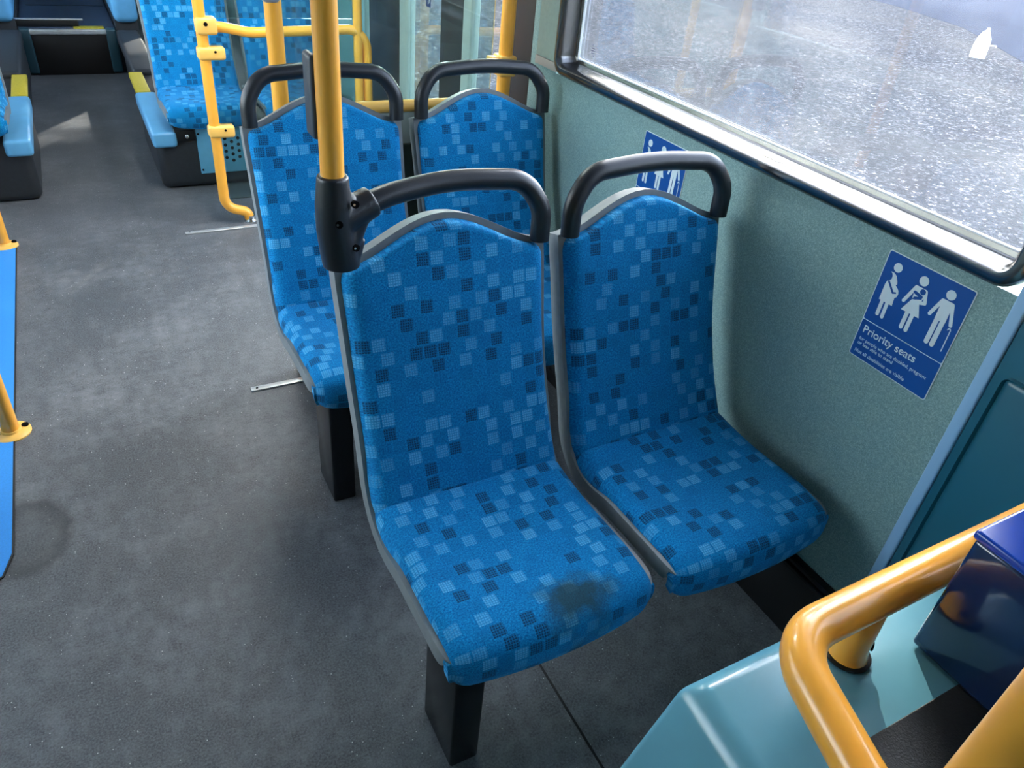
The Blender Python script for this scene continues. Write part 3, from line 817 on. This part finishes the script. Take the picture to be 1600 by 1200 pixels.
hr = empty('hand_rail', (0.58, 0.238, 0.75), 'near curved yellow hand rail above the light blue box', 'handrail')
ZR = 0.832
pts = fillet([(1.165, 0.242, ZR), (0.474, 0.238, ZR), (0.415, 0.04, ZR-0.004)], [0.062], 14)
bm = bmesh.new(); tube_bm(bm, pts, 0.0205, 28); local(from_bm('rail_tube', bm, YEL, hr, True, 60))
bm = bmesh.new(); tube_bm(bm, [(0.590, 0.234, 0.7525), (0.590, 0.236, 0.767), (0.590, 0.238, ZR)], [0.0215, 0.0195, 0.0195], 24); po = local(from_bm('post', bm, YEL, hr, True, 60))
lathe('post_screw', [(0.005, 0), (0.005, 0.002)], DARK, po, 12, (0.5902-0.58+0.013, -0.0165, 0.772-0.75), (PI/2, 0, 0.65))
lathe('post_foot', [(0.025, 0), (0.025, 0.002), (0.022, 0.003)], RUBBER, hr, 24, (0.01, -0.004, 0.002))
vpole('grab_pole', 0.402, 0.052, 0.0215, 'very near yellow pole crossing the bottom right corner', 0.7527)

bn = empty('litter_bin', (0.83, 0.08, 0.7525), 'glossy navy blue bin on the light blue box behind the near pole', 'bin')
local(box('bin_body', 0.667, 1.10, -0.12, 0.214, 0.7526, 0.912, NAVY, bn, bev=0.005))
local(box('bin_lid', 0.664, 1.103, -0.123, 0.217, 0.912, 0.923, NAVYL, bn, bev=0.004))

TREES = [(6.6, 10.3, 8.5, 3.4), (15.5, 14.3, 9.5, 3.5), (11.5, 20.5, 9.0, 3.5), (21, 22, 9.5, 3.6), (3, 21, 9.0, 3.4)]  # unseen trees, placed to dapple the gravel and keep sun off the seats
# ------------------------------------------------------------------ outside
bm = bmesh.new(); box_bm(bm, -40, 60, -30, 60, -0.42, -0.32)
o = from_bm('ground', bm, GRAVEL, smooth=False); o['kind'] = 'structure'
bm = bmesh.new()  # tree shade on the far gravel, laid in as a dark sheet
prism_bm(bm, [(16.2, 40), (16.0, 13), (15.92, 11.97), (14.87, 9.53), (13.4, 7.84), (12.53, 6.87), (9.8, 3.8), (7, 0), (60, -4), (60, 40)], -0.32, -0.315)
o = from_bm('road', bm, GROUND_SHADE, smooth=False); o['kind'] = 'structure'; o['label'] = 'dark tarmac area beyond the gravel'

SUN_AZ = math.atan2(0.55, 0.83); SUN_EL = math.radians(29)
sd = Vector((math.sin(SUN_AZ)*math.cos(SUN_EL), math.cos(SUN_AZ)*math.cos(SUN_EL), math.sin(SUN_EL)))
def tree(x, y, h, rad, nleaf, label):
    t_ = empty('tree', (x, y, -0.32), label, 'tree', 'trees beside the gravel yard')
    bm = bmesh.new(); tube_bm(bm, [(0, 0, 0), (0.05, 0.02, h*0.35), (0, 0.1, h*0.7), (0.1, 0, h)], [0.22, 0.18, 0.12, 0.05], 12)
    for k in range(9):
        a = k*2.4; z = h*(0.42+0.055*k)
        tube_bm(bm, [(0, 0, z), (rad*0.4*math.cos(a), rad*0.4*math.sin(a), z+rad*0.2), (rad*0.8*math.cos(a), rad*0.8*math.sin(a), z+rad*0.35)], [0.07, 0.05, 0.02], 6)
    from_bm('trunk', bm, BARK, t_)
    bm = bmesh.new(); clumps = []
    for k in range(46):
        while True:
            p = Vector((random.uniform(-1, 1), random.uniform(-1, 1), random.uniform(-1, 1)))
            if 0.25 < p.length < 1: break
        clumps.append((Vector((p.x*rad, p.y*rad, h*0.78+p.z*h*0.32)), random.uniform(0.5, 1.0)))
    for i in range(nleaf):
        c, cr = random.choice(clumps)
        p = c + Vector((random.gauss(0, 0.5), random.gauss(0, 0.5), random.gauss(0, 0.35)))*cr
        M = Euler((random.uniform(-1.2, 1.2), random.uniform(-1.2, 1.2), random.uniform(0, 6.3))).to_matrix()
        w_, l_ = 0.10, 0.17
        vs_ = [bm.verts.new(p + M @ Vector(q_)) for q_ in ((-l_, 0, 0), (0, -w_, 0.02), (l_, 0, 0), (0, w_, 0.02))]
        bm.faces.new(vs_)
    me = bpy.data.meshes.new('foliage'); bm.to_mesh(me); bm.free(); link('foliage', me, LEAF, t_, False)
for k, (x, y, h, rad) in enumerate(TREES):
    tree(x, y, h, rad, (7500, 2300, 4800, 4800, 4800)[k], ['broad leafy tree nearest the bus', 'broad leafy tree beyond the canister', 'leafy tree behind the tree nearest the bus', 'tall leafy tree farthest across the yard', 'leafy tree behind the rear of the bus'][k] + ', outside on the gravel')

tb_ = empty('plastic_canister', (11.9, 7.24, -0.315), 'white plastic canister standing on the dark ground outside the window', 'canister')
bm = bmesh.new()
lv = [(-0.15, 0.19, 0.0), (-0.155, 0.185, 0.25), (-0.13, 0.17, 0.42), (-0.06, 0.09, 0.56), (-0.01, 0.06, 0.60)]
rg = []
for a, b, z in lv:
    cx_ = (a+b)/2; hw = (b-a)/2
    rg.append([bm.verts.new((cx_ + hw*math.copysign(abs(math.cos(q_))**0.5, math.cos(q_)), 0.11*(1-0.5*(z/0.6)**3)*math.copysign(abs(math.sin(q_))**0.5, math.sin(q_)), z)) for q_ in [2*PI*k/24 for k in range(24)]])
for a, b in zip(rg, rg[1:]):
    for k in range(24):
        j = (k+1) % 24; bm.faces.new((a[k], a[j], b[j], b[k]))
bm.faces.new(rg[-1]); bm.faces.new(list(reversed(rg[0])))
bd = from_bm('canister_body', bm, WHITEP, tb_, True, 50); bd.rotation_euler = (0, 0, -0.75); tb_.scale = (0.62, 0.62, 0.62)
lathe('cap', [(0.035, 0), (0.035, 0.05), (0.03, 0.055)], WHITEP, tb_, 16, (0.02, -0.02, 0.60))
bm = bmesh.new(); tube_bm(bm, fillet([(0.10, -0.10, 0.28), (0.24, -0.24, 0.30), (0.24, -0.24, 0.26)], 0.02), 0.014, 10); from_bm('handle', bm, WHITEP, tb_)

# ------------------------------------------------------------------ camera, light, world
cam = bpy.data.cameras.new('camera'); co = bpy.data.objects.new('camera', cam); col.objects.link(co)
R = ((0.88104573, -0.46469921, 0.08839152), (-0.20227896, -0.5390345, -0.8176338), (0.42759986, 0.70249303, -0.56891292))
mw = Matrix(((R[0][0], -R[1][0], -R[2][0], 0), (R[0][1], -R[1][1], -R[2][1], 0), (R[0][2], -R[1][2], -R[2][2], 1.4), (0, 0, 0, 1)))
co.matrix_world = mw
cam.sensor_fit = 'HORIZONTAL'; cam.sensor_width = 36; cam.lens = 36*1159.46/1600; cam.clip_start = 0.02; cam.clip_end = 300
scn.camera = co

sun = bpy.data.lights.new('sun', 'SUN'); so_ = bpy.data.objects.new('sun', sun); col.objects.link(so_)
sun.energy = 3.0; sun.angle = math.radians(0.6); sun.color = (1.0, 0.86, 0.66)
so_.rotation_euler = sd.to_track_quat('Z', 'Y').to_euler()

wd = bpy.data.worlds.new('world'); scn.world = wd; wd.use_nodes = True
nt = wd.node_tree; nt.nodes.clear()
sky = nt.nodes.new('ShaderNodeTexSky'); sky.sky_type = 'NISHITA'; sky.sun_disc = False
sky.sun_elevation = SUN_EL; sky.sun_rotation = SUN_AZ; sky.air_density = 1.0; sky.dust_density = 3.0
bg = nt.nodes.new('ShaderNodeBackground'); bg.inputs[1].default_value = 0.35
ow = nt.nodes.new('ShaderNodeOutputWorld')
hs = nt.nodes.new('ShaderNodeHueSaturation'); hs.inputs['Saturation'].default_value = 0.45
nt.links.new(sky.outputs[0], hs.inputs['Color']); nt.links.new(hs.outputs[0], bg.inputs[0]); nt.links.new(bg.outputs[0], ow.inputs[0])

vs = scn.view_settings
vs.view_transform = 'Standard'; vs.look = 'None'; vs.gamma = 1; vs.use_curve_mapping = False
vs.exposure = 3.45
scn.cycles.use_denoising = True
scn.cycles.max_bounces = 12; scn.cycles.diffuse_bounces = 6; scn.cycles.transparent_max_bounces = 16
scn.cycles.sample_clamp_indirect = 8
